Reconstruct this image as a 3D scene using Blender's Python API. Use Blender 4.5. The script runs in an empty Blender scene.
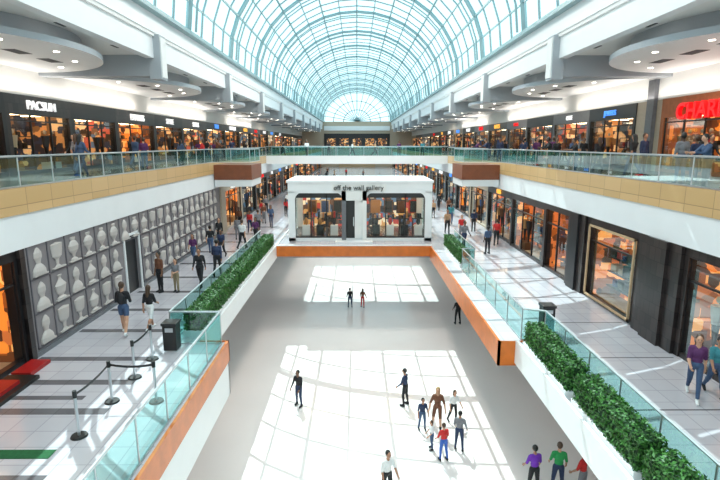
import bpy, random, math
from math import sin, cos, pi, radians, sqrt
from mathutils import Vector, Matrix
random.seed(7)
CZ = 11.3            # eye height above the ice
WZ = 5.0             # walkway floor
UZ = 9.95            # upper gallery floor
scene = bpy.context.scene
COL = scene.collection

# ------------------------------------------------------------------ materials
def newmat(name):
    m = bpy.data.materials.new(name); m.use_nodes = True
    nt = m.node_tree
    return m, nt, nt.nodes["Principled BSDF"]

def mat(name, col, rough=.5, metal=0., em=None, es=0., var=0., vscale=8., bump=0.):
    m, nt, b = newmat(name)
    c = (*col, 1)
    b.inputs["Base Color"].default_value = c
    b.inputs["Roughness"].default_value = rough
    b.inputs["Metallic"].default_value = metal
    if em:
        b.inputs["Emission Color"].default_value = (*em, 1)
        b.inputs["Emission Strength"].default_value = es
    if var > 0 or bump > 0:
        tc = nt.nodes.new("ShaderNodeTexCoord")
        n = nt.nodes.new("ShaderNodeTexNoise"); n.inputs["Scale"].default_value = vscale
        n.inputs["Detail"].default_value = 4
        nt.links.new(tc.outputs["Object"], n.inputs["Vector"])
        if var > 0:
            r = nt.nodes.new("ShaderNodeValToRGB")
            r.color_ramp.elements[0].position = .3; r.color_ramp.elements[1].position = .7
            r.color_ramp.elements[0].color = (*[max(0, x*(1-var)) for x in col], 1)
            r.color_ramp.elements[1].color = (*[min(1, x*(1+var)) for x in col], 1)
            nt.links.new(n.outputs["Fac"], r.inputs["Fac"])
            nt.links.new(r.outputs["Color"], b.inputs["Base Color"])
        if bump > 0:
            bp = nt.nodes.new("ShaderNodeBump"); bp.inputs["Strength"].default_value = bump
            bp.inputs["Distance"].default_value = .03
            nt.links.new(n.outputs["Fac"], bp.inputs["Height"])
            nt.links.new(bp.outputs["Normal"], b.inputs["Normal"])
    return m

def tilemat(name, c1, c2, mortar, size=.6, rough=.25, msize=.012, aspect=1.0, plane='XY', off=0.0):
    m, nt, b = newmat(name)
    tc = nt.nodes.new("ShaderNodeTexCoord")
    br = nt.nodes.new("ShaderNodeTexBrick")
    br.offset = off
    br.inputs["Color1"].default_value = (*c1, 1); br.inputs["Color2"].default_value = (*c2, 1)
    br.inputs["Mortar"].default_value = (*mortar, 1)
    br.inputs["Scale"].default_value = 1.0
    br.inputs["Mortar Size"].default_value = msize
    br.inputs["Brick Width"].default_value = size*aspect
    br.inputs["Row Height"].default_value = size
    if plane == 'YZ':
        sp = nt.nodes.new("ShaderNodeSeparateXYZ"); cb = nt.nodes.new("ShaderNodeCombineXYZ")
        nt.links.new(tc.outputs["Object"], sp.inputs[0])
        nt.links.new(sp.outputs["Y"], cb.inputs["X"]); nt.links.new(sp.outputs["Z"], cb.inputs["Y"])
        nt.links.new(cb.outputs[0], br.inputs["Vector"])
    else:
        nt.links.new(tc.outputs["Object"], br.inputs["Vector"])
    nt.links.new(br.outputs["Color"], b.inputs["Base Color"])
    b.inputs["Roughness"].default_value = rough
    return m

def glassmat(name, tint, gloss=.12, groughness=.02):
    m = bpy.data.materials.new(name); m.use_nodes = True
    nt = m.node_tree; nt.nodes.clear()
    o = nt.nodes.new("ShaderNodeOutputMaterial")
    t = nt.nodes.new("ShaderNodeBsdfTransparent"); t.inputs[0].default_value = (*tint, 1)
    g = nt.nodes.new("ShaderNodeBsdfGlossy"); g.inputs["Roughness"].default_value = groughness
    g.inputs["Color"].default_value = (.85, 1, 1, 1)
    mx = nt.nodes.new("ShaderNodeMixShader")
    lw = nt.nodes.new("ShaderNodeLayerWeight"); lw.inputs["Blend"].default_value = .2
    mp = nt.nodes.new("ShaderNodeMath"); mp.operation = 'MULTIPLY_ADD'
    mp.inputs[1].default_value = .25; mp.inputs[2].default_value = gloss*.4
    nt.links.new(lw.outputs["Fresnel"], mp.inputs[0])
    nt.links.new(mp.outputs[0], mx.inputs[0])
    nt.links.new(t.outputs[0], mx.inputs[1]); nt.links.new(g.outputs[0], mx.inputs[2])
    nt.links.new(mx.outputs[0], o.inputs[0])
    return m

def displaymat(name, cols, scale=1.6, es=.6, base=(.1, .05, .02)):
    """shop back wall : merchandise colours, glowing in place of shop lighting"""
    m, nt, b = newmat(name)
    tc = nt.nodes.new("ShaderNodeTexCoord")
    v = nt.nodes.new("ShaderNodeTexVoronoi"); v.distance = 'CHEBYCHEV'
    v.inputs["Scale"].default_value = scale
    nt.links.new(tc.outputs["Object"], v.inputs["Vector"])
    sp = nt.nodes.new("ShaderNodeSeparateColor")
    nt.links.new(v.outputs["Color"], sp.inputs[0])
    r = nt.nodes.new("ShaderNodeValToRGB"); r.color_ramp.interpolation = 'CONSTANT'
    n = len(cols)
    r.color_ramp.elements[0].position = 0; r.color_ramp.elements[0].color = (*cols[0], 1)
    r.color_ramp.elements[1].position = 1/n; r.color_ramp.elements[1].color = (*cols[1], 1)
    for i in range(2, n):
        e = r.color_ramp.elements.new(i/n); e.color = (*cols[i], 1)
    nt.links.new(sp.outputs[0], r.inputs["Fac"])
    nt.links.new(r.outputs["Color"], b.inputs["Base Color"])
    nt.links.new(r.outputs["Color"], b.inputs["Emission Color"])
    b.inputs["Emission Strength"].default_value = es  # added glow, stands in for lamplight on walls and goods
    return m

M = {}
M['white'] = mat('white_paint', (.78, .79, .80), .45, var=.02, vscale=1)
M['soffit'] = mat('soffit_paint', (.76, .755, .74), .6, var=.03, vscale=.6)
M['beam'] = mat('beam_paint', (.36, .39, .42), .5)
M['wood'] = tilemat('maple_panel', (.62, .40, .19), (.54, .34, .15), (.33, .2, .09), size=1.2, rough=.35, msize=.012, aspect=1.0, plane='YZ')
M['orange'] = mat('orange_wood', (.58, .14, .015), .35, var=.12, vscale=3)
M['brownwood'] = mat('brown_wood', (.20, .055, .02), .4, var=.12, vscale=3)
M['rib'] = mat('rib_steel', (.24, .36, .38), .4, .1)
M['metal'] = mat('brushed_metal', (.55, .58, .6), .3, .9)
M['dark'] = mat('dark_frame', (.010, .010, .012), .35)
M['stone'] = tilemat('dark_stone', (.018, .014, .014), (.04, .03, .028), (.008, .007, .007), size=.45, rough=.3, aspect=.7, plane='YZ', off=.5)
M['greystone'] = mat('grey_stone', (.14, .145, .16), .4, var=.1)
M['cream'] = mat('cream_stone', (.45, .37, .28), .5, var=.06)
M['brick'] = mat('terracotta', (.36, .11, .035), .6, var=.15, vscale=5)
M['ltiles'] = tilemat('walkway_tile', (.54, .51, .54), (.48, .455, .49), (.37, .35, .39), size=.6, rough=.13, msize=.012)
M['stripe'] = tilemat('dark_tile', (.12, .11, .12), (.15, .14, .15), (.1, .1, .1), size=.6, rough=.2)
M['upfloor'] = tilemat('gallery_tile', (.2, .18, .165), (.17, .155, .145), (.1, .1, .1), size=.6, rough=.25)
M['mat'] = mat('green_mat', (.01, .10, .03), .9, var=.2, vscale=20)
M['hedge'] = mat('hedge_leaf', (.03, .13, .015), .55, var=.6, vscale=14)
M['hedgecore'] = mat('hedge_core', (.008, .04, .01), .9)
M['glassrail'] = glassmat('rail_glass', (.46, .74, .72), .2)
M['winglass'] = glassmat('shop_glass', (.92, .94, .93), .06)
M['skyglass'] = glassmat('skylight_glass', (.58, .76, .78), .1)
M['facade'] = mat('lilac_panel', (.225, .205, .215), .5, var=.05, vscale=2)
M['relief'] = mat('relief_plaster', (.50, .455, .43), .5)
M['lattice'] = mat('lattice_line', (.12, .11, .125), .5)
M['downlight'] = mat('downlight', (1, 1, 1), .5, em=(1, .93, .8), es=9)
M['striplight'] = mat('strip_light', (1, 1, 1), .5, em=(1, .72, .42), es=12)
M['red'] = mat('red_sign', (.7, .01, .01), .4, em=(1, .005, .01), es=.7)
M['bluesign'] = mat('blue_sign', (.05, .2, .6), .4, em=(.1, .35, 1), es=1.)
M['ambersign'] = mat('amber_sign', (.8, .4, .05), .4, em=(1, .5, .08), es=1.)
M['signwhite'] = mat('white_sign', (.9, .9, .9), .4, em=(1, 1, 1), es=.7)
M['redpaint'] = mat('red_paint', (.34, .01, .01), .4)
M['black'] = mat('black_paint', (.01, .01, .01), .4)
M['warmwall'] = mat('shop_wall', (.5, .34, .2), .7, var=.1)
M['vent'] = mat('vent_slot', (.05, .05, .06), .7)
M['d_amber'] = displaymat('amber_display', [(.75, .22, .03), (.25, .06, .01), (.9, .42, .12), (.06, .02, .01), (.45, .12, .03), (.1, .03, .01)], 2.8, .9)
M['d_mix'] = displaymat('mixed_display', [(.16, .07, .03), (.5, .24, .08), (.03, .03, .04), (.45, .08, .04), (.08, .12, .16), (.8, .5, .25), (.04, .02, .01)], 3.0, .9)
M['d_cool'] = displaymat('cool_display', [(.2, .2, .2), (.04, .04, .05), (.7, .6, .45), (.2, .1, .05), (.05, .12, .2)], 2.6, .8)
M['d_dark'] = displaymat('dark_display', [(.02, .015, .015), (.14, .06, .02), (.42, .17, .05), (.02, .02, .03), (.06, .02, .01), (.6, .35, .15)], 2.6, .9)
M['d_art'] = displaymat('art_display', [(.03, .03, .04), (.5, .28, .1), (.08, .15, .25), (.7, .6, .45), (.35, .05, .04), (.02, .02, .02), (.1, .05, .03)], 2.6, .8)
GOODS = [mat('goods_'+n, c, .6) for n, c in [('red', (.45, .03, .02)), ('blue', (.04, .08, .22)), ('cream', (.6, .48, .33)), ('black', (.015, .015, .015)), ('tan', (.4, .2, .07)), ('white', (.6, .58, .55)), ('brown', (.12, .05, .02)), ('charcoal', (.03, .03, .035))]]

# ice
m, nt, b = newmat('ice'); M['ice'] = m
tc = nt.nodes.new("ShaderNodeTexCoord"); n = nt.nodes.new("ShaderNodeTexNoise")
n.inputs["Scale"].default_value = .35; n.inputs["Detail"].default_value = 8
r = nt.nodes.new("ShaderNodeValToRGB")
r.color_ramp.elements[0].color = (.78, .715, .68, 1); r.color_ramp.elements[1].color = (.86, .80, .77, 1)
nt.links.new(tc.outputs["Object"], n.inputs["Vector"]); nt.links.new(n.outputs["Fac"], r.inputs["Fac"])
nt.links.new(r.outputs["Color"], b.inputs["Base Color"]); b.inputs["Roughness"].default_value = .13

# ------------------------------------------------------------------ mesh builder
class MB:
    def __init__(s): s.v = []; s.f = []; s.mi = []; s.mats = []
    def mid(s, m):
        if m not in s.mats: s.mats.append(m)
        return s.mats.index(m)
    def face(s, pts, m):
        i = len(s.v); s.v += [tuple(p) for p in pts]; s.f.append(tuple(range(i, i+len(pts)))); s.mi.append(s.mid(m))
    def box(s, x0, x1, y0, y1, z0, z1, m):
        x0, x1 = min(x0, x1), max(x0, x1); y0, y1 = min(y0, y1), max(y0, y1); z0, z1 = min(z0, z1), max(z0, z1)
        i = len(s.v)
        s.v += [(x0, y0, z0), (x1, y0, z0), (x1, y1, z0), (x0, y1, z0), (x0, y0, z1), (x1, y0, z1), (x1, y1, z1), (x0, y1, z1)]
        for q in ((0, 3, 2, 1), (4, 5, 6, 7), (0, 1, 5, 4), (1, 2, 6, 5), (2, 3, 7, 6), (3, 0, 4, 7)):
            s.f.append(tuple(i+k for k in q)); s.mi.append(s.mid(m))
    def tube(s, p, q, r0, r1, m, n=8, cap=True):
        p = Vector(p); q = Vector(q); d = (q-p)
        if d.length < 1e-6: return
        d.normalize(); u = d.orthogonal().normalized() if abs(d.z) > .99 else d.cross(Vector((0, 0, 1))).normalized()
        w = d.cross(u); i = len(s.v)
        for c, r in ((p, r0), (q, r1)):
            for k in range(n):
                a = 2*pi*(k+.5)/n; s.v.append(tuple(c+u*cos(a)*r+w*sin(a)*r))
        for k in range(n):
            s.f.append((i+k, i+(k+1) % n, i+n+(k+1) % n, i+n+k)); s.mi.append(s.mid(m))
        if cap:
            s.f.append(tuple(i+k for k in range(n))[::-1]); s.mi.append(s.mid(m))
            s.f.append(tuple(i+n+k for k in range(n))); s.mi.append(s.mid(m))
    def ell(s, c, r, m, nu=12, nv=8):
        i = len(s.v); c = Vector(c)
        s.v.append((c.x, c.y, c.z-r[2]))
        for a in range(1, nv):
            t = -pi/2+pi*a/nv
            for k in range(nu):
                u = 2*pi*k/nu; s.v.append((c.x+r[0]*cos(t)*cos(u), c.y+r[1]*cos(t)*sin(u), c.z+r[2]*sin(t)))
        s.v.append((c.x, c.y, c.z+r[2])); top = len(s.v)-1
        for k in range(nu):
            s.f.append((i, i+1+(k+1) % nu, i+1+k)); s.mi.append(s.mid(m))
            l = i+1+(nv-2)*nu
            s.f.append((l+k, l+(k+1) % nu, top)); s.mi.append(s.mid(m))
        for a in range(nv-2):
            l = i+1+a*nu
            for k in range(nu):
                s.f.append((l+k, l+(k+1) % nu, l+nu+(k+1) % nu, l+nu+k)); s.mi.append(s.mid(m))
    def mesh(s, name):
        me = bpy.data.meshes.new(name); me.from_pydata(s.v, [], s.f)
        for m in s.mats: me.materials.append(m)
        me.polygons.foreach_set('material_index', s.mi); me.update(); return me
    def obj(s, name, parent=None, smooth=False):
        o = bpy.data.objects.new(name, s.mesh(name)); COL.objects.link(o)
        if smooth:
            for p in o.data.polygons: p.use_smooth = True
        if parent: o.parent = parent
        return o

D0, D1 = -8.0, 140.0
# ------------------------------------------------------------------ ice and lower hall
b = MB(); b.box(-9.5, 9.5, D0, 50, -.1, 0, M['ice']); b.obj('floor_ice_rink')
for s, nm in ((-1, 'left'), (1, 'right')):
    b = MB(); b.box(s*9.5, s*9.8, D0, 50, -.1, 4.3, M['white'])
    b.box(s*9.4, s*9.5, D0, 50, 0, 1.1, M['white']); b.box(s*9.38, s*9.5, D0, 50, 1.1, 1.2, M['orange'])
    b.obj('wall_rink_'+nm)
b = MB(); b.box(-9.8, 9.8, 50, 50.3, -.1, 4.3, M['white']); b.obj('wall_rink_far')
b = MB(); b.box(-9.8, 9.8, D0-.3, D0, -.1, CZ+14, M['white']); b.obj('wall_back')

# ------------------------------------------------------------------ walkway level floors
def flo(name, x0, x1, y0, y1, stripes=True):
    b = MB(); b.box(x0, x1, y0, y1, 4.3, WZ, M['ltiles'])
    ob = b.obj(name); return ob
flo('floor_walkway_left', -15, -5.1, D0, 140)
flo('floor_walkway_right', 5.2, 15, D0, 140)
flo('floor_walkway_far', -5.1, 5.2, 50, 140)
flo('floor_bridge', -5.1, 5.2, 30.6, 38)
flo('floor_lookout_left', -5.1, -4.25, D0, 15.3)
flo('floor_lookout_right', 4.65, 5.2, 15.3, 30.6)
# dark tile bands
b = MB()
for d in (6.4, 8.4, 10.9, 12.4, 13.9, 16.2, 18.4, 20.8, 23.2, 26, 29, 32, 35, 38):
    b.box(-9.5, -6.0, d, d+.28, WZ, WZ+.004, M['stripe'])
b.box(-9.5, -6.9, 11.6, 11.8, WZ, WZ+.004, M['stripe'])
b.obj('floor_tile_bands_left')
b = MB()
for d in (8, 11, 14, 17, 20, 23, 26, 29):
    b.box(6.2, 9.5, d, d+.05, WZ, WZ+.004, M['stripe'])
b.obj('floor_tile_bands_right')
b = MB(); b.box(-9.4, -6.3, 9.2, 9.5, WZ, WZ+.012, M['mat']); b.obj('floor_mat')
# edge fascias
b = MB(); b.box(-4.25, -4.17, D0, 15.38, 4.35, WZ+.03, M['orange']); b.box(-5.1, -4.17, 15.3, 15.38, 4.35, WZ+.03, M['orange'])
b.box(-4.3, -4.2, D0, 15.34, 3.2, 4.35, M['white']); b.box(-5.1, -4.2, 15.26, 15.34, 3.2, 4.35, M['white']); b.obj('trim_lookout_left')
b = MB(); b.box(4.57, 4.65, 15.22, 30.6, 4.2, WZ+.03, M['orange']); b.box(4.57, 5.6, 15.22, 15.3, 4.2, WZ+.03, M['orange']); b.obj('trim_lookout_right')
b = MB(); b.box(-5.1, 4.65, 30.5, 30.6, 4.4, WZ+.06, M['orange']); b.box(-5.1, 4.65, 30.48, 30.62, WZ+.06, WZ+.12, M['white']); b.obj('trim_bridge')
b = MB(); b.box(-5.1, -5.02, 15.38, 50, 4.3, WZ+.1, M['white']); b.obj('trim_walkway_left')
b = MB(); b.box(5.12, 5.2, D0, 15.22, 4.3, WZ+.1, M['white']); b.box(5.12, 5.2, 38, 50, 4.3, WZ+.1, M['white']); b.obj('trim_walkway_right')

# ------------------------------------------------------------------ hedges
def hedge(x0, x1, y0, y1, zt=WZ+.85):
    b = MB()
    b.box(x0-.03, x1+.03, y0-.03, y1+.03, WZ, WZ+.2, M['white'])
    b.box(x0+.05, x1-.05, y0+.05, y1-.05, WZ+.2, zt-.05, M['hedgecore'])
    z0 = WZ+.2
    def leaf(p, nrm):
        nn = (Vector(nrm)+Vector((random.gauss(0, .6), random.gauss(0, .6), random.gauss(0, .6)))).normalized()
        u = nn.orthogonal().normalized(); u.rotate(Matrix.Rotation(random.random()*6.28, 3, nn)); w = nn.cross(u)
        L = random.uniform(.035, .06); p = Vector(p)+Vector(nrm)*random.uniform(-.05, .03)
        b.face([p-u*L, p-w*L*.5, p+u*L, p+w*L*.5], M['hedge'])
    def scatter(area, fn, nrm):
        for _ in range(int(area*520)): leaf(fn(), nrm)
    U = random.uniform
    scatter((y1-y0)*(x1-x0), lambda: (U(x0, x1), U(y0, y1), zt), (0, 0, 1))
    scatter((y1-y0)*(zt-z0), lambda: (x0, U(y0, y1), U(z0, zt)), (-1, 0, 0))
    scatter((y1-y0)*(zt-z0), lambda: (x1, U(y0, y1), U(z0, zt)), (1, 0, 0))
    scatter((x1-x0)*(zt-z0), lambda: (U(x0, x1), y0, U(z0, zt)), (0, -1, 0))
    scatter((x1-x0)*(zt-z0), lambda: (U(x0, x1), y1, U(z0, zt)), (0, 1, 0))
    b.obj('box_hedge')
hedge(5.25, 5.8, 4.5, 8.2); hedge(5.25, 5.8, 8.45, 11.2); hedge(5.25, 5.8, 11.6, 14.8)
hedge(5.35, 5.85, 25.2, 30.2)
hedge(-5.75, -5.15, 15.8, 21.0); hedge(-5.75, -5.15, 21.3, 25.4); hedge(-5.75, -5.15, 25.7, 30.3)

# ------------------------------------------------------------------ glass railings
def railing(name, pts, z, h=1.08, pan=1.5, zb=0.03):
    b = MB()
    for p, q in zip(pts[:-1], pts[1:]):
        p = Vector((*p, 0)); q = Vector((*q, 0)); L = (q-p).length; n = max(1, round(L/pan)); d = (q-p)/n
        e = d.normalized()*.02
        for i in range(n):
            a = p+d*i+e; c = p+d*(i+1)-e
            b.face([(a.x, a.y, z+zb), (c.x, c.y, z+zb), (c.x, c.y, z+h-.03), (a.x, a.y, z+h-.03)], M['glassrail'])
            pp = p+d*i
            b.tube((pp.x, pp.y, z), (pp.x, pp.y, z+h-.02), .02, .02, M['metal'], 6)
        b.tube((p.x, p.y, z+h), (q.x, q.y, z+h), .032, .032, M['metal'], 8)
        b.tube((p.x, p.y, z+zb), (q.x, q.y, z+zb), .03, .03, M['metal'], 4)
    b.obj(name)
railing('glass_railing', [(-4.35, D0), (-4.35, 15.15), (-5.95, 15.15), (-5.95, 30.4)], WZ)
railing('glass_railing', [(6.0, D0), (6.0, 15.15), (5.35, 15.4), (5.35, 24.8), (6.0, 24.9), (6.0, 30.4)], WZ)
railing('glass_railing', [(-5.2, 38), (-5.2, 50)], WZ); railing('glass_railing', [(5.3, 38), (5.3, 50)], WZ)

# ------------------------------------------------------------------ upper balconies
for s, nm in ((-1, 'left'), (1, 'right')):
    b = MB(); b.box(s*9.62, s*18, D0, D1, CZ-2.94, UZ, M['upfloor']); b.obj('floor_gallery_'+nm)
    b = MB(); b.box(s*9.55, s*9.62, D0, D1, CZ-2.94, CZ-1.95, M['white'])
    b.box(s*9.50, s*9.62, D0, D1, CZ-1.95, CZ-1.21, M['wood']); b.obj('trim_balcony_'+nm)
    b = MB(); b.box(s*7.0, s*9.5, 33.5, 37, CZ-2.35, CZ-1.36, M['brownwood']); b.box(s*7.05, s*9.5, 33.55, 36.95, CZ-2.8, CZ-2.35, M['white']); b.obj('balcony_corner_box')
    railing('glass_railing', [(s*9.56, D0), (s*9.56, 33.4), (s*7.1, 33.6), (s*7.1, 36.9), (s*9.56, 37.1), (s*9.56, 53)], CZ-1.21, h=.87, pan=1.6)
    railing('glass_railing', [(s*9.56, 57), (s*9.56, 138)], CZ-1.21, h=.87, pan=3)
b = MB(); b.box(-9.5, 9.5, 53, 57, CZ-2.0, UZ, M['white']); b.box(-9.5, 9.5, 52.95, 53, CZ-2.05, CZ-1.2, M['white']); b.obj('floor_upper_bridge')
railing('glass_railing', [(-9.5, 53.05), (9.5, 53.05)], UZ+.1, h=1.0); railing('glass_railing', [(-9.5, 56.9), (9.5, 56.9)], UZ, h=1.0)

# ------------------------------------------------------------------ gallery ceilings
for s, nm in ((-1, 'left'), (1, 'right')):
    b = MB()
    b.box(s*9.6, s*19, D0, D1, CZ+4.1, CZ+4.5, M['soffit']); b.obj('ceiling_gallery_'+nm)
    b = MB()
    b.box(s*9.5, s*9.9, D0, D1, CZ+3.95, CZ+4.9, M['white'])
    b.box(s*9.4, s*9.9, D0, D1, CZ+4.9, CZ+5.05, M['soffit'])
    b.box(s*9.35, s*9.9, D0, D1, CZ+5.05, CZ+5.85, M['white'])
    b.box(s*9.0, s*9.9, D0, D1, CZ+5.85, CZ+6.05, M['rib']); b.obj('trim_upper_fascia_'+nm)
    b = MB(); b.box(s*15.0, s*15.2, D0, D1, CZ+2.15, CZ+4.1, M['soffit']); b.obj('wall_gallery_upper_'+nm)
    for k in range(11):
        D = -1+13*k
        if D < -5: continue
        b = MB()
        b.box(s*9.7, s*15, D-.3, D+.3, CZ+3.15, CZ+4.1, M['beam'])
        b.box(s*9.2, s*9.75, D-.38, D+.38, CZ+3.0, CZ+5.0, M['beam'])
        b.box(s*9.15, s*9.2, D-.3, D+.3, CZ+3.1, CZ+4.9, M['soffit'])
        b.obj('ceiling_beam')
        # half-ellipse canopy
        b = MB(); c = D+7.2; n = 40; rx = 5.1; ry = 5.5
        for (z0, z1, k1, m) in ((CZ+3.30, CZ+3.52, 1.0, M['white']), (CZ+3.52, CZ+4.1, .86, M['beam'])):
            ring = [(s*(15-rx*k1*sin(pi*i/n)), c-ry*k1*cos(pi*i/n)) for i in range(n+1)]
            b.face([(x, y, z0) for x, y in ring], m); b.face([(x, y, z1) for x, y in ring], m)
            for (xa, ya), (xb, yb) in zip(ring[:-1], ring[1:]):
                b.face([(xa, ya, z0), (xb, yb, z0), (xb, yb, z1), (xa, ya, z1)], M['beam'])
        for i in range(1, 6):
            a = pi*i/6; x = s*(15-rx*.8*sin(a)); y = c-ry*.8*cos(a)
            b.tube((x, y, CZ+3.30), (x, y, CZ+3.285), .10, .10, M['downlight'], 12)
        for i in range(-1, 2):
            b.box(s*12.1, s*12.6, c+i*2-.5, c+i*2+.5, CZ+3.292, CZ+3.3, M['vent'])
        b.obj('ceiling_canopy')
        b = MB()
        for dd in (1.2, 2.4, 6, 10):
            b.tube((s*10.05, D+dd, CZ+4.1), (s*10.05, D+dd, CZ+4.08), .1, .1, M['downlight'], 10)
            b.box(s*10.3, s*10.4, D+dd+.3, D+dd+.9, CZ+4.085, CZ+4.1, M['vent'])
        b.obj('ceiling_downlights')

# ------------------------------------------------------------------ barrel vault skylight
NA = 16; A = 9.2; B = 7.8; Z0 = CZ+6.0
def vp(i, y): t = pi*i/NA; return Vector((A*cos(t), y, Z0+B*sin(t)))
b = MB(); g = MB(); y = D0; k = 0; step = 2.3125
while y <= D1+.01:
    big = (k % 4 == 0); r = .17 if big else .07
    for i in range(NA): b.tube(vp(i, y), vp(i+1, y), r, r, M['rib'], 4, False)
    if big:
        for i in range(NA):
            p = vp(i, y); q = vp(i+1, y)
            sc = lambda v: Vector((v.x*.955, v.y, Z0+(v.z-Z0)*.955))
            b.tube(sc(p), sc(q), .07, .07, M['rib'], 4, False)
    if y+step <= D1+.01:
        for i in range(NA):
            g.face([vp(i, y), vp(i+1, y), vp(i+1, y+step), vp(i, y+step)], M['skyglass'])
    y += step; k += 1
for i in range(NA+1):
    r = .065 if i % 2 else .09
    b.tube(vp(i, D0), vp(i, D1), r, r, M['rib'], 4, False)
b.obj('ceiling_vault_ribs'); g.obj('window_vault_skylight')
# unseen panels added inside the vault haunch to keep sun off the right walkway
b = MB()
for y0_ in (17.5, 20.5, 23.5, 26.5, 29.5):
    for i in range(2, 6):
        p, q = vp(i, 0), vp(i+1, 0); sc = lambda v, yy: (v.x*.985, yy, Z0+(v.z-Z0)*.985)
        b.face([sc(p, y0_), sc(q, y0_), sc(q, y0_+2.9), sc(p, y0_+2.9)], M['white'])
b.obj('vault_sun_blockers')
# end lunette
b = MB(); g = MB()
for i in range(NA):
    b.tube((0, D1+.35, Z0), vp(i, D1+.35), .12, .12, M['rib'], 4, False)
    for kk in (.4, .7, 1.0):
        f = lambda v: Vector((v.x*kk, D1+.35, Z0+(v.z-Z0)*kk))
        b.tube(f(vp(i, D1)), f(vp(i+1, D1)), .12, .12, M['rib'], 4, False)
g.face([vp(i, D1+.5) for i in range(NA+1)], M['skyglass'])
b.obj('window_lunette_frame'); g.obj('window_lunette')
b = MB(); b.box(-18, 18, D1, D1+.3, 4.3, Z0, M['cream'])
b.box(-9, 9, D1-.3, D1, CZ+3.6, CZ+4.8, M['white']); b.box(-9, 9, D1-.2, D1, CZ-1.3, CZ+2.8, M['dark'])
for q in (-7, -3.5, 0, 3.5, 7): b.box(q-1.2, q+1.2, D1-.3, D1, CZ-1.3, CZ+1.5, M['d_dark'])
b.box(-5, 5, D1-.25, D1, WZ, CZ-3, M['warmwall']); b.obj('wall_far')

# ------------------------------------------------------------------ shops
def text(body, size, loc, rot, m, parent=None, name='sign_letters', ext=.04, off=0.):
    c = bpy.data.curves.new(name, 'FONT'); c.body = body; c.size = size; c.extrude = ext; c.align_x = 'CENTER'; c.align_y = 'CENTER'
    c.offset = off
    c.materials.append(m)
    o = bpy.data.objects.new(name, c); COL.objects.link(o); o.location = loc; o.rotation_euler = rot
    if parent: o.parent = parent
    return o

def shop(s, X, d0, d1, z0, z1, frame, back, header=.7, nwin=3, depth=2.4, sign=None, smat=None, ssize=.42, goods=True, proud=.05, pil=.25, plinth=True):
    b = MB(); x = lambda t: s*(X+t); R = random
    b.box(x(-proud), x(.3), d0, d0+pil, z0, z1, frame); b.box(x(-proud), x(.3), d1-pil, d1, z0, z1, frame)
    b.box(x(-proud), x(.3), d0+pil, d1-pil, z1-header, z1, frame)
    b.box(x(0), x(.2), d0+pil, d1-pil, z0, z0+.15, frame)
    w0, w1 = d0+pil, d1-pil; ww = (w1-w0)/nwin
    for i in range(nwin+1):
        y = w0+i*ww; b.box(x(.02), x(.1), y-.03, y+.03, z0+.15, z1-header, M['dark'])
    b.box(x(.02), x(.1), w0, w1, z0+2.35, z0+2.41, M['dark'])
    door = nwin//2
    for i in range(nwin):
        if i == door and nwin > 1: continue
        y = w0+i*ww
        b.face([(x(.07), y, z0+.15), (x(.07), y+ww, z0+.15), (x(.07), y+ww, z1-header), (x(.07), y, z1-header)], M['winglass'])
    b.box(x(depth), x(depth+.1), d0, d1, z0, z1, back)
    b.box(x(.3), x(depth), d0, d0+.08, z0, z1, back); b.box(x(.3), x(depth), d1-.08, d1, z0, z1, back)
    b.box(x(.12), x(depth), d0, d1, z1-header+.12, z1-header+.2, M['warmwall'])
    b.box(x(.2), x(depth), d0+.08, d1-.08, z0, z0+.02, M['warmwall'])
    n = max(2, int((d1-d0)/1.6))
    for i in range(n):
        y = d0+(i+.5)*(d1-d0)/n
        b.box(x(.35), x(depth-.4), y-.06, y+.06, z1-header+.06, z1-header+.12, M['striplight'])
    if goods:
        for lv in (.5, 1.1, 1.7):
            b.box(x(depth-.55), x(depth-.02), d0+.4, d1-.4, z0+lv, z0+lv+.04, M['dark'])
            y = d0+.5
            while y < d1-.7:
                w = R.uniform(.15, .45); h = R.uniform(.15, .45)
                if R.random() < .8: b.box(x(depth-.45), x(depth-.15), y, y+w, z0+lv+.04, z0+lv+.04+h, R.choice(GOODS))
                y += w+R.uniform(.05, .2)
        for i in range(nwin):
            if i == door: continue
            y = w0+(i+.5)*ww
            b.box(x(.4), x(.9), y-ww*.3, y+ww*.3, z0+.02, z0+.45, R.choice(GOODS[3:]))
            for q in (-.2, .2):
                yy = y+q*ww; g = R.choice(GOODS)
                b.tube((x(.65), yy, z0+.45), (x(.65), yy, z0+1.2), .03, .12, M['dark'], 8)
                b.tube((x(.65), yy, z0+1.2), (x(.65), yy, z0+1.75), .13, .2, g, 8)
                b.ell((x(.65), yy, z0+1.93), (.08, .08, .11), GOODS[2], 8, 6)
    o = b.obj('shop_front')
    if sign:
        text(sign, ssize, (x(-proud-.05), (d0+d1)/2, z1-header/2), (pi/2, 0, -s*pi/2), smat or M['signwhite'], o)
    return o

backs = [M['d_mix'], M['d_dark'], M['d_amber'], M['d_cool'], M['d_dark'], M['d_mix']]
frames = [M['dark'], M['stone'], M['greystone'], M['dark'], M['cream'], M['dark']]
words = ['BOUTIQUE', 'OPTICS', 'SHOES', 'BAKERY', 'STUDIO', 'JEWELS', 'KIDS', 'SPORT', 'MUSIC', 'TOYS']
scol = [M['signwhite'], M['ambersign'], M['red'], M['signwhite'], M['bluesign']]
UT = CZ+2.15
segsL = [(4, 10), (10, 16.5), (16.5, 22.0), (22.0, 27), (27, 32), (32, 38), (38, 44), (44, 51)]
signsL = [None, None, 'LEATHER', 'PACSUN', None, 'EXPRESS', 'STYLE', 'SHOES']
for i, (a, c) in enumerate(segsL):
    shop(-1, 15, a, c, UZ, UT, [M['dark'], M['stone']][i % 2], [M['d_dark'], M['d_mix'], M['d_amber']][i % 3], sign=signsL[i], header=.85, ssize=.58, smat=M['signwhite'])
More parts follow.
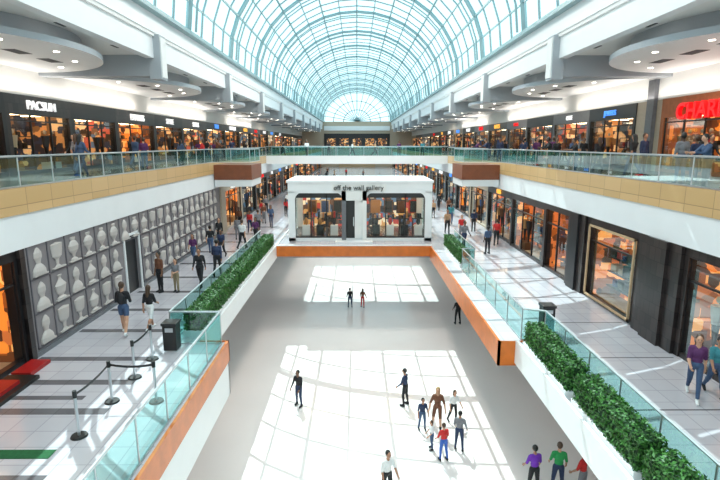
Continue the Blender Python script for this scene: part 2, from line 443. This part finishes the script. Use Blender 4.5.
segsR = [(4, 11), (11, 17.5), (17.5, 25.2), (25.2, 27.5), (27.5, 33), (33, 39), (39, 45), (45, 51)]
for i, (a, c) in enumerate(segsR):
    if i == 2:
        o = shop(1, 15, a, c, UZ, UT, M['brick'], M['d_amber'], header=.9, nwin=5)
        text('CHARLEYS', 1.0, (14.85, 21.4, UT-.72), (pi/2, 0, -pi/2), M['red'], o, ext=.1, off=.02)
    elif i == 3:
        b = MB(); b.box(15, 15.4, a, c, UZ, UT, M['cream']); b.box(14.8, 15, a+.5, a+1.1, UZ, UT+1, M['greystone']); b.obj('trim_column_right')
    else:
        shop(1, 15, a, c, UZ, UT, [M['dark'], M['greystone']][i % 2], backs[i % 6], sign=['BOOKS', 'TOYS', None, None, 'JEWELS', 'CAFE', None, 'SHOES'][i], header=.75, smat=scol[i % 5])
y = 51
i = 0
while y < 138:
    w = 7 if y < 90 else 12
    for s in (-1, 1):
        shop(s, 15, y, min(y+w, 139.5), UZ, UT, frames[(i+s) % 6], backs[(i*2+s) % 6], goods=y < 75, sign=words[(i+s) % 10] if y < 100 else None, smat=scol[(i+s) % 5], ssize=.6)
    y += w; i += 1
LT = CZ-2.94
# lower left
shop(-1, 9.7, 3, 8.5, WZ, LT, M['dark'], M['d_amber'], header=.5)
shop(-1, 9.7, 8.5, 13.85, WZ, LT, M['dark'], M['d_amber'], header=.3, nwin=2, pil=.12, depth=1.6)
b = MB(); b.box(-9.55, -9.0, 12.9, 13.8, WZ, WZ+.10, M['redpaint']); b.box(-9.55, -8.7, 11.0, 12.8, WZ, WZ+.10, M['black']); b.box(-9.5, -8.9, 11.3, 12.3, WZ+.10, WZ+.2, M['redpaint']); b.obj('shop_entrance_step')
b = MB(); b.box(-9.9, -9.55, 13.87, 14.08, WZ, LT, M['stone']); b.obj('stone_pier')
# decorated hoarding with urn reliefs
b = MB(); Xf = -9.62
b.box(Xf-.2, Xf, 14.1, 20.3, WZ, LT, M['facade']); b.box(Xf-.2, Xf, 21.6, 35, WZ, LT, M['facade'])
b.box(Xf-.2, Xf, 20.3, 21.6, WZ+2.5, LT, M['facade']); b.box(Xf-.18, Xf-.12, 20.3, 21.6, WZ, WZ+2.5, M['dark'])
b.box(Xf, Xf+.05, 20.2, 20.3, WZ, WZ+2.6, M['white']); b.box(Xf, Xf+.05, 21.6, 21.7, WZ, WZ+2.6, M['white']); b.box(Xf, Xf+.05, 20.2, 21.7, WZ+2.5, WZ+2.6, M['white'])
b.box(Xf, Xf+.06, 14.1, 20.2, WZ, WZ+.14, M['greystone']); b.box(Xf, Xf+.06, 21.7, 35, WZ, WZ+.14, M['greystone'])
urns = [
 [(0, .05), (0, .2), (.06, .18), (.1, .06), (.2, .1), (.35, .26), (.5, .29), (.62, .2), (.68, .1), (.72, .14), (.78, .15), (.8, .02)],
 [(0, .04), (0, .24), (.05, .24), (.1, .1), (.2, .22), (.45, .3), (.62, .1), (.7, .06), (.78, .13), (.8, .02)],
 [(0, .03), (0, .17), (.08, .07), (.25, .1), (.35, .24), (.55, .28), (.75, .3), (.8, .02)],
 [(0, .05), (0, .32), (.12, .31), (.22, .24), (.33, .1), (.42, .13), (.52, .19), (.66, .18), (.78, .08), (.82, .01)]]
rows = 3; rh = (LT-WZ-.2)/rows
cols = []; y = 14.25
while y < 34.0: cols.append(y); y += .95
for ci, y in enumerate(cols):
    if 19.3 < y < 21.7:
        rws = [2]
    else: rws = [0, 1, 2]
    for r_ in rws:
        zb = WZ+.2+r_*rh; yc = y+.475
        b.box(Xf, Xf+.03, y, y+.04, zb, zb+rh, M['lattice']); b.box(Xf, Xf+.03, y, y+.95, zb, zb+.04, M['lattice'])
        b.box(Xf, Xf+.08, y+.17, y+.83, zb+.09, zb+.13, M['relief'])
        pr = urns[random.choice([0, 1, 2, 3, 3])]; n = 10
        for (h0, r0), (h1, r1) in zip(pr[:-1], pr[1:]):
            for k in range(n):
                a0 = -pi/2+pi*k/n; a1 = -pi/2+pi*(k+1)/n
                Pf = lambda h, r, a: (Xf+.01+.35*r*cos(a), yc+r*1.0*sin(a), zb+.13+h)
                b.face([Pf(h0, r0, a0), Pf(h0, r0, a1), Pf(h1, r1, a1), Pf(h1, r1, a0)], M['relief'])
b.obj('wall_decorated_facade')
b = MB(); b.box(-9.95, -9.5, 35.02, 36.15, WZ, LT, M['cream']); b.obj('trim_cream_pier')
y = 36.2; i = 0
while y < 138:
    w = 6 if y < 80 else 12
    shop(-1, 9.75, y, min(y+w, 139.5), WZ, LT, frames[(i+4) % 6], backs[(i+2) % 6], header=.5, goods=y < 70, sign=words[(i+3) % 10] if y < 90 else None, smat=scol[i % 5])
    y += w; i += 1
# lower right
shop(1, 9.7, 3, 9.3, WZ, LT, M['stone'], M['d_amber'], header=.4)
shop(1, 9.7, 9.3, 14.3, WZ, LT, M['stone'], M['d_amber'], header=.3, nwin=3, pil=.2, depth=1.4)
b = MB(); b.box(9.55, 10.0, 14.32, 16.55, WZ, LT, M['stone']); b.box(9.45, 10.0, 14.9, 15.9, WZ, LT, M['stone']); b.obj('stone_pier')
shop(1, 9.7, 16.6, 20.6, WZ, LT, M['stone'], M['d_amber'], header=.35, nwin=1, pil=.25, depth=1.3)
b = MB()
for (ya, yb, za, zb) in ((16.85, 16.93, WZ+.1, LT-.3), (20.27, 20.35, WZ+.1, LT-.3), (16.85, 20.35, LT-.38, LT-.3), (16.85, 20.35, WZ+.1, WZ+.18)):
    b.box(9.58, 9.64, ya, yb, za, zb, M['warmwall'])
b.obj('window_frame_display')
b = MB(); b.box(9.55, 10.0, 20.62, 22.28, WZ, LT, M['stone']); b.box(9.45, 9.55, 21.1, 21.9, WZ, LT, M['dark']); b.obj('stone_pier')
shop(1, 9.7, 22.3, 25.4, WZ, LT, M['stone'], M['d_amber'], header=.3, nwin=2, depth=1.2, pil=.15)
shop(1, 9.7, 25.4, 31, WZ, LT, M['stone'], M['d_amber'], header=.4, nwin=3, depth=1.6, pil=.15)
y = 31; i = 0
while y < 138:
    w = 6 if y < 80 else 12
    shop(1, 9.75, y, min(y+w, 139.5), WZ, LT, frames[(i+3) % 6], backs[i % 6], header=.5, goods=y < 70, sign=words[(i+6) % 10] if y < 90 else None, smat=scol[(i+1) % 5])
    y += w; i += 1

# ------------------------------------------------------------------ gallery pavilion on the bridge
PX0, PX1, PY0, PY1, PT = -4.5, 4.9, 32.5, 37.5, CZ-2.35
b = MB(); W = M['white']
b.box(PX0, PX1, PY0, PY1, WZ, WZ+.2, W)
b.box(PX0, PX1, PY0, PY1, PT-.75, PT, W)
b.box(PX0-.08, PX1+.08, PY0-.08, PY1+.08, PT-.12, PT+.02, W)
for (xa, xb) in ((PX0, PX0+.45), (PX1-.45, PX1)):
    b.box(xa, xb, PY0, PY0+.45, WZ, PT-.7, W); b.box(xa, xb, PY1-.45, PY1, WZ, PT-.7, W)
b.box(PX0+.45, PX1-.45, PY1-.15, PY1, WZ+.2, PT-.7, M['d_art'])
for xs in (PX0+.1, PX1-.1):
    b.face([(xs, PY0+.45, WZ+.2), (xs, PY1-.45, WZ+.2), (xs, PY1-.45, PT-.75), (xs, PY0+.45, PT-.75)], M['winglass'])
    for yy in (34, 35.5): b.box(xs-.04, xs+.04, yy-.04, yy+.04, WZ+.2, PT-.75, M['dark'])
zt = PT-.75
b.box(PX0+.1, PX1-.1, PY0+.1, PY1-.1, WZ+.2, WZ+.22, M['stripe'])
b.box(PX0+.1, PX1-.1, PY0+.1, PY1-.1, zt-.03, zt, M['dark'])
for (xa, xb) in ((PX0+.45, -.95), (.6, PX1-.45)):
    b.face([(xa, PY0+.1, WZ+.2), (xb, PY0+.1, WZ+.2), (xb, PY0+.1, zt), (xa, PY0+.1, zt)], M['winglass'])
    b.box(xa, xb, PY0+.05, PY0+.15, zt-.35, zt, M['dark'])
    b.box(xa, xb, PY0+.05, PY0+.15, WZ+.2, WZ+.3, M['dark'])
    n = 3
    for i in range(n+1):
        xx = xa+(xb-xa)*i/n; b.box(xx-.035, xx+.035, PY0+.05, PY0+.15, WZ+.2, zt, M['dark'])
    for (cx, sg) in ((xa, 1), (xb, -1)):
        r = .5; pts = [(cx, PY0+.02, zt)]
        for k in range(7):
            a = pi/2*k/6; pts.append((cx+sg*(r-r*sin(a)), PY0+.02, zt-r+r*cos(a)))
        b.face(pts, W)
    b.box(xa, xb, PY0-.03, PY0+.02, zt-.04, zt+.02, W)
b.box(-1.0, -.72, PY0-.25, PY0+.3, WZ, zt+.1, M['greystone']); b.box(.35, .62, PY0-.25, PY0+.3, WZ, zt+.1, M['soffit'])
b.box(-1.0, .62, PY0-.25, PY0+.3, zt-.5, zt+.1, M['soffit']); b.box(-.15, .35, PY0-.1, PY0+.1, WZ+.2, zt-.5, M['soffit'])
b.box(-.72, -.15, PY0-.02, PY0+.04, WZ+.2, zt-.5, M['black']); b.box(-.25, -.2, PY0-.08, PY0-.02, WZ+1, WZ+1.6, M['metal'])
b.box(-1.4, 1.0, PY0-.9, PY0, WZ, WZ+.1, W)
b.box(-1.6, 1.9, PY0-.03, PY0, PT-.66, PT-.22, M['soffit'])
for i in range(9):
    xx = PX0+.8+i*.95
    if -1.3 < xx < .4: continue
    b.box(xx, xx+.7, PY1-.22, PY1-.16, WZ+1.2, WZ+2.2, random.choice(GOODS)); b.box(xx+.08, xx+.62, PY1-.24, PY1-.22, WZ+1.28, WZ+2.12, random.choice(GOODS))
    b.box(xx, xx+.5, PY0+.9, PY0+1.3, WZ+.2, WZ+.9, M['black' if i % 2 else 'soffit'])
    b.ell((xx+.25, PY0+1.1, WZ+1.15), (.14, .14, .26), random.choice(GOODS), 8, 6)
    for q in range(4):
        b.box(xx+q*.16, xx+q*.16+.12, PY0+2.2, PY0+2.6, WZ+1.2, WZ+1.2+random.uniform(.15, .5), random.choice(GOODS))
    b.box(xx-.05, xx+.7, PY0+2.1, PY0+2.7, WZ+1.14, WZ+1.2, M['dark']); b.box(xx, xx+.05, PY0+2.2, PY0+2.6, WZ+.2, WZ+1.14, M['dark'])
for yy in (33.2, 34.2, 35.2, 36.4):
    b.box(PX0+.6, PX1-.6, yy-.06, yy+.06, zt-.12, zt-.07, M['striplight'])
pav = b.obj('gallery_pavilion')
text('off the wall gallery', .44, (.1, PY0-.12, PT-.44), (pi/2, 0, 0), M['black'], pav)

# ------------------------------------------------------------------ bins, stanchions
def bin_(x, y):
    b = MB(); b.box(x-.2, x+.2, y-.2, y+.2, WZ+.05, WZ+.85, M['black']); b.box(x-.23, x+.23, y-.23, y+.23, WZ+.85, WZ+.93, M['dark'])
    b.box(x-.18, x+.18, y-.18, y+.18, WZ, WZ+.05, M['metal']); b.box(x-.12, x+.12, y-.215, y-.2, WZ+.65, WZ+.78, M['metal']); b.obj('litter_bin')
bin_(-5.75, 14.7); bin_(6.5, 16.3)
posts = [(-6.1, 10.0), (-6.1, 11.5), (-6.1, 12.8), (-6.1, 14.0), (-5.0, 11.5)]
par = bpy.data.objects.new('queue_barrier', None); COL.objects.link(par)
for i, (x, y) in enumerate(posts):
    b = MB(); b.tube((x, y, WZ), (x, y, WZ+.04), .18, .16, M['black'], 20); b.tube((x, y, WZ+.04), (x, y, WZ+1.0), .032, .032, M['metal'], 12)
    b.tube((x, y, WZ+.92), (x, y, WZ+1.08), .045, .045, M['black'], 12); b.obj('post_%d' % (i+1), par)
b = MB()
for i, j in ((0, 1), (2, 3), (1, 4)):
    (xa, ya), (xb, yb) = posts[i], posts[j]; N = 6
    for k in range(N):
        t0, t1 = k/N, (k+1)/N; sg = lambda t: -.06*4*t*(1-t)
        p = (xa+(xb-xa)*t0, ya+(yb-ya)*t0, WZ+1.0+sg(t0)); q = (xa+(xb-xa)*t1, ya+(yb-ya)*t1, WZ+1.0+sg(t1))
        b.face([(p[0], p[1], p[2]-.04), (q[0], q[1], q[2]-.04), (q[0], q[1], q[2]+.02), (p[0], p[1], p[2]+.02)], M['black'])
b.obj('belt', par)

# ------------------------------------------------------------------ people
SK, TOP, BOT, HAIR, SHOE, SLV, SHIN, EYE, LIP, BAG = range(10)
dummy = [mat('slot_%d' % i, (.5, .5, .5)) for i in range(10)]
def make_person(name, legs, arms, lean=0., hair='short', skates=False, bag=False, wide=1.0, skirt=False):
    prims = []
    def cap(p, q, r0, r1, sl): prims.append(('c', Vector(p), Vector(q), r0, r1, sl))
    def ell(c, r, sl): prims.append(('e', Vector(c), Vector(r), 0, 0, sl))
    def T(x, y, z): return Vector((x, y*cos(lean)+z*sin(lean), z*cos(lean)-y*sin(lean)))
    fingers = []
    ell((0, 0, 0), (.158*wide, .115, .115), BOT); ell(T(0, 0, .13), (.142*wide, .105, .14), TOP); ell(T(0, .0, .30), (.175*wide, .12, .16), TOP)
    cap(T(-.14, -.01, .42), T(.14, -.01, .42), .068, .068, TOP)
    cap(T(0, -.005, .44), T(0, .01, .58), .058, .05, SK)
    ell(T(0, .018, .665), (.078, .096, .118), SK); ell(T(0, .04, .60), (.052, .06, .05), SK)
    ell(T(0, -.014, .69), (.09, .102, .116), HAIR)
    if hair == 'long': cap(T(0, -.06, .66), T(0, -.10, .40), .07, .05, HAIR); cap(T(-.06, -.03, .66), T(-.06, -.05, .47), .035, .025, HAIR); cap(T(.06, -.03, .66), T(.06, -.05, .47), .035, .025, HAIR)
    if hair == 'pony': cap(T(0, -.1, .71), T(0, -.16, .52), .035, .02, HAIR)
    if bag: ell(T(0, -.17, .28), (.13, .09, .19), BAG); cap(T(-.1, .09, .38), T(-.1, -.08, .44), .02, .02, BAG); cap(T(.1, .09, .38), T(.1, -.08, .44), .02, .02, BAG)
    if skirt: cap((0, 0, -.02), (0, .0, -.30), .15, .20, BOT)
    blades = []
    for sx, (a, k, o) in zip((-1, 1), legs):
        hip = Vector((sx*.088, 0, -.04)); kn = hip+Vector((sx*sin(o), sin(a)*cos(o), -cos(a)*cos(o)))*.43
        th = a-k; an = kn+Vector((sx*sin(o)*.8, sin(th)*cos(o), -cos(th)*cos(o)))*.41
        if bag:
            md_ = hip.lerp(kn, .55); cap(hip, md_, .096*wide, .085, BOT); cap(md_, kn, .072, .06, SHIN)
        else: cap(hip, kn, .094*wide, .064, BOT)
        cap(kn, an, .062, .044, SHIN); ell(kn.lerp(an, .3)+Vector((0, -.012, 0)), (.057, .062, .1), SHIN)
        fd = Vector((0, cos(min(0, th)*.8), sin(min(0, th)*.8))) if th < -.25 else Vector((0, 1, 0))
        dn = Vector((0, fd.z, -fd.y))*1.0
        cap(an-fd*.035+dn*.045, an+fd*.06+dn*.045, .045, .045, SHOE); cap(an+fd*.06+dn*.05, an+fd*.165+dn*.055, .045, .036, SHOE); cap(an, an+dn*.03, .048, .05, SHOE)
        blades.append((an, fd, dn))
    for sx, (a, o, e, inn) in zip((-1, 1), arms):
        sh = T(sx*.175*wide, 0, .41); d = Vector((sx*sin(o), sin(a+lean*.4)*cos(o), -cos(a+lean*.4)*cos(o))); el = sh+d*.28
        f = Vector((-sx*sin(inn) + sx*sin(o)*.5, sin(a+e), -cos(a+e))); f.normalize(); wr = el+f*.25
        cap(sh, el, .058, .047, TOP); cap(el, wr, .045, .029, SLV)
        side = f.cross(Vector((sx, 0, 0))).normalized()
        pn = f.cross(side).normalized()
        if pn.x*sx > 0: pn = -pn
        cap(wr, wr+f*.075, .029, .034, SK); cap(wr+f*.04-side*.012, wr+f*.08+side*.012, .031, .029, SK)
        for j, L in enumerate((.075, .085, .08, .062)):
            r0 = wr+f*.085+side*(-.027+.018*j)
            k1 = r0+(f*.92+pn*.25).normalized()*L*.55; k2 = k1+(f*.6+pn*.75).normalized()*L*.45
            fingers.append((r0-f*.02, k1, .0095, .009)); fingers.append((k1, k2, .009, .007))
        fw = side if side.y > 0 else -side
        t0 = wr+f*.03+fw*.02; t1 = t0+(f*.6+fw*.7+pn*.2).normalized()*.045; t2 = t1+(f*.9+fw*.2+pn*.3).normalized()*.035
        fingers.append((t0, t1, .012, .0105)); fingers.append((t1, t2, .0105, .008))
    b = MB(); d0 = dummy[0]
    for p in prims:
        if p[0] == 'e': b.ell(p[1], p[2], d0, 16, 12)
        else:
            b.ell(p[1], (p[3],)*3, d0, 12, 8); b.ell(p[2], (p[4],)*3, d0, 12, 8); b.tube(p[1], p[2], p[3], p[4], d0, 14)
    tmp = b.obj('tmp'); md = tmp.modifiers.new('r', 'REMESH'); md.mode = 'VOXEL'; md.voxel_size = .016; md.use_smooth_shade = True
    sm = tmp.modifiers.new('s', 'SMOOTH'); sm.iterations = 2; sm.factor = .5
    dg = bpy.context.evaluated_depsgraph_get(); me = bpy.data.meshes.new_from_object(tmp.evaluated_get(dg))
    bpy.data.objects.remove(tmp)
    nb = MB(); nb.mats = list(dummy)
    nb.v = [tuple(v.co) for v in me.vertices]; nb.f = [tuple(p.vertices) for p in me.polygons]
    cs = [p.center.copy() for p in me.polygons]
    for c in cs:
        best = 9; bs = 0
        for p in prims:
            if p[0] == 'e':
                q = c-p[1]; dd = (Vector((q.x/p[2].x, q.y/p[2].y, q.z/p[2].z)).length-1)*min(p[2])
            else:
                ax = p[2]-p[1]; t = max(0, min(1, (c-p[1]).dot(ax)/max(1e-9, ax.length_squared))); dd = (c-p[1]-ax*t).length-(p[3]+(p[4]-p[3])*t)
            if dd < best: best = dd; bs = p[5]
        nb.mi.append(bs)
    for p, q, r0, r1 in fingers: nb.tube(p, q, r0, r1, dummy[SK], 6); nb.ell(q, (r1,)*3, dummy[SK], 6, 4)
    for sx in (-1, 1):
        nb.ell(T(sx*.031, .107, .672), (.012, .008, .008), dummy[EYE], 8, 6); nb.ell(T(sx*.031, .106, .690), (.016, .006, .004), dummy[HAIR], 8, 4)
        nb.ell(T(sx*.081, .015, .66), (.01, .018, .03), dummy[SK], 8, 6)
    nb.tube(T(0, .108, .68), T(0, .125, .648), .006, .014, dummy[SK], 8); nb.ell(T(0, .106, .617), (.024, .008, .007), dummy[LIP], 8, 5)
    if skates:
        for an, fd, dn in blades:
            u = Vector((.004, 0, 0)); a_ = an-fd*.07+dn*.085; b_ = an+fd*.19+dn*.085
            for w_ in (u, -u):
                nb.face([a_+w_, b_+w_, b_+dn*.045+w_, a_+dn*.045+w_], dummy[EYE])
            nb.face([a_+dn*.045-u, b_+dn*.045-u, b_+dn*.045+u, a_+dn*.045+u], dummy[EYE])
    mz = min(v[2] for v in nb.v); nb.v = [(x, y, z-mz) for x, y, z in nb.v]
    H = max(v[2] for v in nb.v)
    me2 = nb.mesh(name)
    for p in me2.polygons: p.use_smooth = True
    me2['H'] = H
    return me2
P = {}
st = [(.02, .02, .03), (-.03, .02, .03)]
P['stand'] = make_person('body_standing', st, [(.05, .12, .15, 0), (.0, .12, .2, 0)])
P['standf'] = make_person('body_standing_long_hair', [(.1, .12, .02), (-.04, .0, .03)], [(.2, .1, 1.3, .5), (.0, .1, .25, 0)], hair='long', wide=.9)
P['walk'] = make_person('body_walking', [(.42, .1, .01), (-.32, .35, .01)], [(-.4, .1, .25, 0), (.4, .1, .5, 0)], lean=.04)
P['walk2'] = make_person('body_walking_other_foot', [(-.28, .5, .01), (.36, .08, .01)], [(.35, .1, .5, 0), (-.3, .1, .25, 0)], lean=.04)
P['walkf'] = make_person('body_walking_long_hair', [(.38, .1, .0), (-.3, .4, .0)], [(-.3, .1, .3, 0), (.3, .1, .8, .2)], hair='long', wide=.9)
P['walkb'] = make_person('body_walking_backpack', [(.3, .08, .04), (-.25, .3, .04)], [(.1, .2, 1.2, .4), (.1, .2, 1.3, .4)], hair='pony', wide=.92, bag=True)
P['skate'] = make_person('body_skating', [(.3, .35, .05), (-.25, .25, .16)], [(.3, .45, .4, 0), (-.2, .5, .3, 0)], lean=.16, skates=True)
P['skate2'] = make_person('body_skating_arms_low', [(.12, .22, .08), (.0, .15, .1)], [(.2, .2, .6, .1), (.15, .25, .4, 0)], lean=.08, skates=True)
P['skatef'] = make_person('body_skating_long_hair', [(.15, .3, .06), (-.18, .2, .12)], [(.25, .35, .5, 0), (.1, .4, .4, 0)], lean=.1, hair='long', skates=True, wide=.9)
P['lean'] = make_person('body_leaning', [(.12, .1, .04), (-.05, .02, .05)], [(.7, .15, .9, .3), (.7, .15, .9, .3)], lean=.22)

def fm(n, c, r=.75): return mat(n, c, r, var=.1, vscale=30)
C = {k: fm('cloth_'+k, c) for k, c in dict(black=(.012, .012, .015), navy=(.02, .035, .09), denim=(.05, .09, .18), ltdenim=(.12, .19, .28), grey=(.2, .2, .22), white=(.75, .75, .75), red=(.55, .02, .02), purple=(.17, .03, .45), green=(.02, .30, .08), tan=(.45, .28, .16), khaki=(.3, .24, .15), brown=(.16, .06, .03), pink=(.6, .2, .25), teal=(.04, .22, .26), orange=(.6, .2, .04), plum=(.09, .02, .10), blue=(.04, .12, .45)).items()}
SKN = [mat('skin_'+n, c, .55) for n, c in (('light', (.58, .32, .21)), ('tan', (.42, .21, .13)), ('brown', (.22, .11, .065)), ('dark', (.10, .05, .03)))]
HR = [mat('hair_'+n, c, .5) for n, c in (('black', (.01, .008, .007)), ('brown', (.06, .03, .015)), ('blond', (.4, .25, .1)))]
EYEM = mat('eye_dark', (.02, .015, .015), .3); LIPM = mat('lip', (.4, .12, .1), .5)
def person(kind, name, x, y, z, h, rot, top, bot, skin=0, hair=0, shoe='black', sleeve=False, shorts=False, bag='black'):
    me = P[kind]; o = bpy.data.objects.new(name, me); COL.objects.link(o)
    o.location = (x, y, z+.002); k = h/me['H']; o.scale = (k, k, k); o.rotation_euler = (0, 0, radians(rot))
    sk = SKN[skin]
    ms = [sk, C[top], C[bot], HR[hair], C[shoe], C[top] if sleeve else sk, sk if shorts else C[bot], EYEM, LIPM, C[bag]]
    for i, m_ in enumerate(ms):
        o.material_slots[i].link = 'OBJECT'; o.material_slots[i].material = m_
    return o
SKT = 'ice_skater'
person('skate2', SKT, -2.55, 20.2, 0, 1.72, 150, 'black', 'navy', 2, 0, sleeve=True)
person('skate2', SKT, -.5, 33.6, 0, 1.45, 10, 'black', 'navy', 1, 0, sleeve=True)
person('skatef', SKT, .38, 33.6, 0, 1.4, -15, 'brown', 'red', 0, 1, sleeve=True)
person('skate2', SKT, 2.1, 20.2, 0, 1.76, 60, 'navy', 'black', 1, 0, sleeve=True)
person('skatef', SKT, 3.2, 18.3, 0, 1.9, 170, 'brown', 'brown', 0, 2, shorts=True)
person('skate2', SKT, 2.6, 18.3, 0, 1.42, 190, 'navy', 'denim', 1, 0)
person('skatef', SKT, 3.95, 18.8, 0, 1.5, 200, 'white', 'black', 0, 1)
person('skate2', SKT, 3.12, 16.3, 0, 1.5, 20, 'red', 'blue', 0, 1)
person('skate2', SKT, 3.8, 16.9, 0, 1.62, -20, 'grey', 'navy', 1, 0, sleeve=True)
person('skate2', SKT, 2.8, 17.0, 0, 1.2, 100, 'white', 'denim', 0, 1)
person('skate2', SKT, 6.4, 30.3, 0, 1.76, 15, 'black', 'black', 1, 0, sleeve=True)
person('skate2', SKT, .95, 14.3, 0, 1.8, -150, 'white', 'black', 1, 0)
person('skate2', SKT, 5.75, 14.5, 0, 1.78, 10, 'purple', 'black', 1, 0)
person('skate2', SKT, 6.55, 14.55, 0, 1.85, -10, 'green', 'navy', 0, 1)
person('skate2', SKT, 7.25, 14.3, 0, 1.75, 40, 'red', 'grey', 1, 1)
PD = 'pedestrian'
person('walkb', PD, -7.8, 16.0, WZ, 1.85, 5, 'black', 'denim', 0, 1, 'white', shorts=True, bag='black')
person('walkf', PD, -7.1, 16.4, WZ, 1.62, -8, 'black', 'white', 1, 1, 'white', shorts=True)
person('stand', PD, -8.5, 20.9, WZ, 1.8, 150, 'brown', 'black', 2, 0)
person('standf', PD, -7.8, 20.9, WZ, 1.5, 170, 'grey', 'khaki', 0, 1)
person('walk', PD, -7.05, 21.8, WZ, 1.76, 185, 'black', 'black', 1, 0, sleeve=True)
person('walk2', PD, -6.8, 23.7, WZ, 1.8, 5, 'navy', 'black', 1, 0, sleeve=True)
person('walkf', PD, -8.8, 26.3, WZ, 1.6, 180, 'plum', 'denim', 1, 0)
person('walk', PD, -8.5, 28.5, WZ, 1.7, 10, 'black', 'denim', 0, 0)
person('walk2', PD, -7.6, 27.5, WZ, 1.65, 175, 'navy', 'black', 2, 0)
person('walkf', PD, 8.45, 11.6, WZ, 1.7, 150, 'plum', 'denim', 0, 1, 'white', sleeve=False)
person('walk', PD, 9.05, 11.7, WZ, 1.62, 165, 'teal', 'denim', 1, 0)
cn = ['black', 'navy', 'grey', 'brown', 'plum', 'denim', 'black', 'red', 'white', 'teal', 'tan']; R = random
for s, lst in ((-1, [(8, 33), (7, 35), (8.8, 37), (6.5, 31.6), (7.5, 40), (6.3, 44), (8.4, 46), (7, 30), (6.6, 38), (8, 42), (6.8, 49), (8.8, 31.5), (7.8, 36)]), (1, [(7, 33), (8.5, 36), (7.4, 39), (8.8, 31), (6.6, 43), (8.3, 45), (6.4, 35), (7.9, 48), (7.6, 28.5), (6.5, 29.8)])):
    for x, y in lst:
        person(R.choice(['walk', 'walk2', 'walkf', 'stand', 'standf']), PD, s*x, y, WZ, R.uniform(1.55, 1.82), R.choice([0, 180])+R.uniform(-20, 20), R.choice(cn), R.choice(['black', 'denim', 'navy', 'black', 'grey']), R.randrange(4), R.randrange(2), sleeve=R.random() < .5)
for i in range(14):
    person(R.choice(['walk', 'walk2', 'walkf', 'stand']), PD, R.uniform(-8, 8), 59+i*3.2, WZ, R.uniform(1.55, 1.82), R.uniform(0, 360), R.choice(cn), 'black', R.randrange(4), 0)
for s in (-1, 1):
    n = 18 if s < 0 else 32
    for i in range(n):
        y = 13.2+i*(42/n)+R.uniform(-.3, .3)
        k = R.choice(['walk', 'walk2', 'walkf', 'stand', 'standf', 'lean'])
        x = 10.15 if k == 'lean' else (10.6+(i*1.37) % 3.7)
        rot = R.choice([0, 180])+R.uniform(-25, 25)
        if k == 'lean': rot = 90 if s > 0 else -90
        person(k, 'shopper', s*x, y, UZ, R.uniform(1.6, 1.85), rot, R.choice(['black', 'navy', 'black', 'grey', 'denim', 'brown', 'plum', 'black', 'black']), R.choice(['black', 'denim', 'navy', 'black']), R.randrange(4), R.randrange(2), sleeve=R.random() < .6)
person('standf', 'shopper', -10.3, 34.0, UZ, 1.7, 80, 'red', 'black', 0, 1, sleeve=True)
for i in range(7):
    person(R.choice(['walk', 'stand', 'walkf', 'lean']), 'shopper', -8.0+i*2.5, 54.2+R.uniform(0, 1.8), UZ, R.uniform(1.6, 1.8), R.choice([90, -90, 180]), R.choice(cn), 'black', R.randrange(4), 0)

# ------------------------------------------------------------------ light
w = bpy.data.worlds.new('World'); scene.world = w; w.use_nodes = True
bg = w.node_tree.nodes['Background']; bg.inputs[0].default_value = (.86, .95, 1, 1); bg.inputs[1].default_value = 2.3
sd = bpy.data.lights.new('sun', 'SUN'); sd.energy = 7.5; sd.angle = radians(.15); sd.color = (1, .98, .95)
so = bpy.data.objects.new('sun', sd); COL.objects.link(so); so.rotation_euler = Vector((.2, -.7, -1)).to_track_quat('-Z', 'Y').to_euler(); so.location = (0, 40, 60)
def area(name, loc, rot, sx, sy, e, col=(1, .95, .88)):
    l = bpy.data.lights.new(name, 'AREA'); l.shape = 'RECTANGLE'; l.size = sx; l.size_y = sy; l.energy = e; l.color = col
    o = bpy.data.objects.new(name, l); COL.objects.link(o); o.location = loc; o.rotation_euler = rot; return o
for y, e in ((6, 600), (20, 800), (34, 1250), (47, 1600)):      # added fill lights, out of view under the vault crown
    area('crown_fill_light', (0, y, CZ+12.8), (0, 0, 0), 3, 3, e, (1, .88, .79))
for s in (-1, 1):
    for y in (7, 20, 33, 46, 62, 80):
        area('gallery_lamp', (s*12.6, y-.5, CZ+3.2), (0, 0, 0), 2.0, 3.0, 130, (1, .82, .62))
    # fill lights added above the shop cornice to brighten the gallery ceilings
    for y in (12, 28, 44, 66):
        area('ceiling_fill_light', (s*14.6, y, CZ+2.2), (pi, 0, 0), .3, 14, 130, (1, .93, .84))

# ------------------------------------------------------------------ camera
cd = bpy.data.cameras.new('camera'); cd.lens = 25; cd.sensor_width = 36; cd.clip_end = 500; cd.clip_start = .05
co = bpy.data.objects.new('camera', cd); COL.objects.link(co); co.location = (0, 0, CZ)
co.rotation_euler = (radians(90-10.87), 0, radians(-.34)); scene.camera = co
scene.view_settings.view_transform = 'Standard'
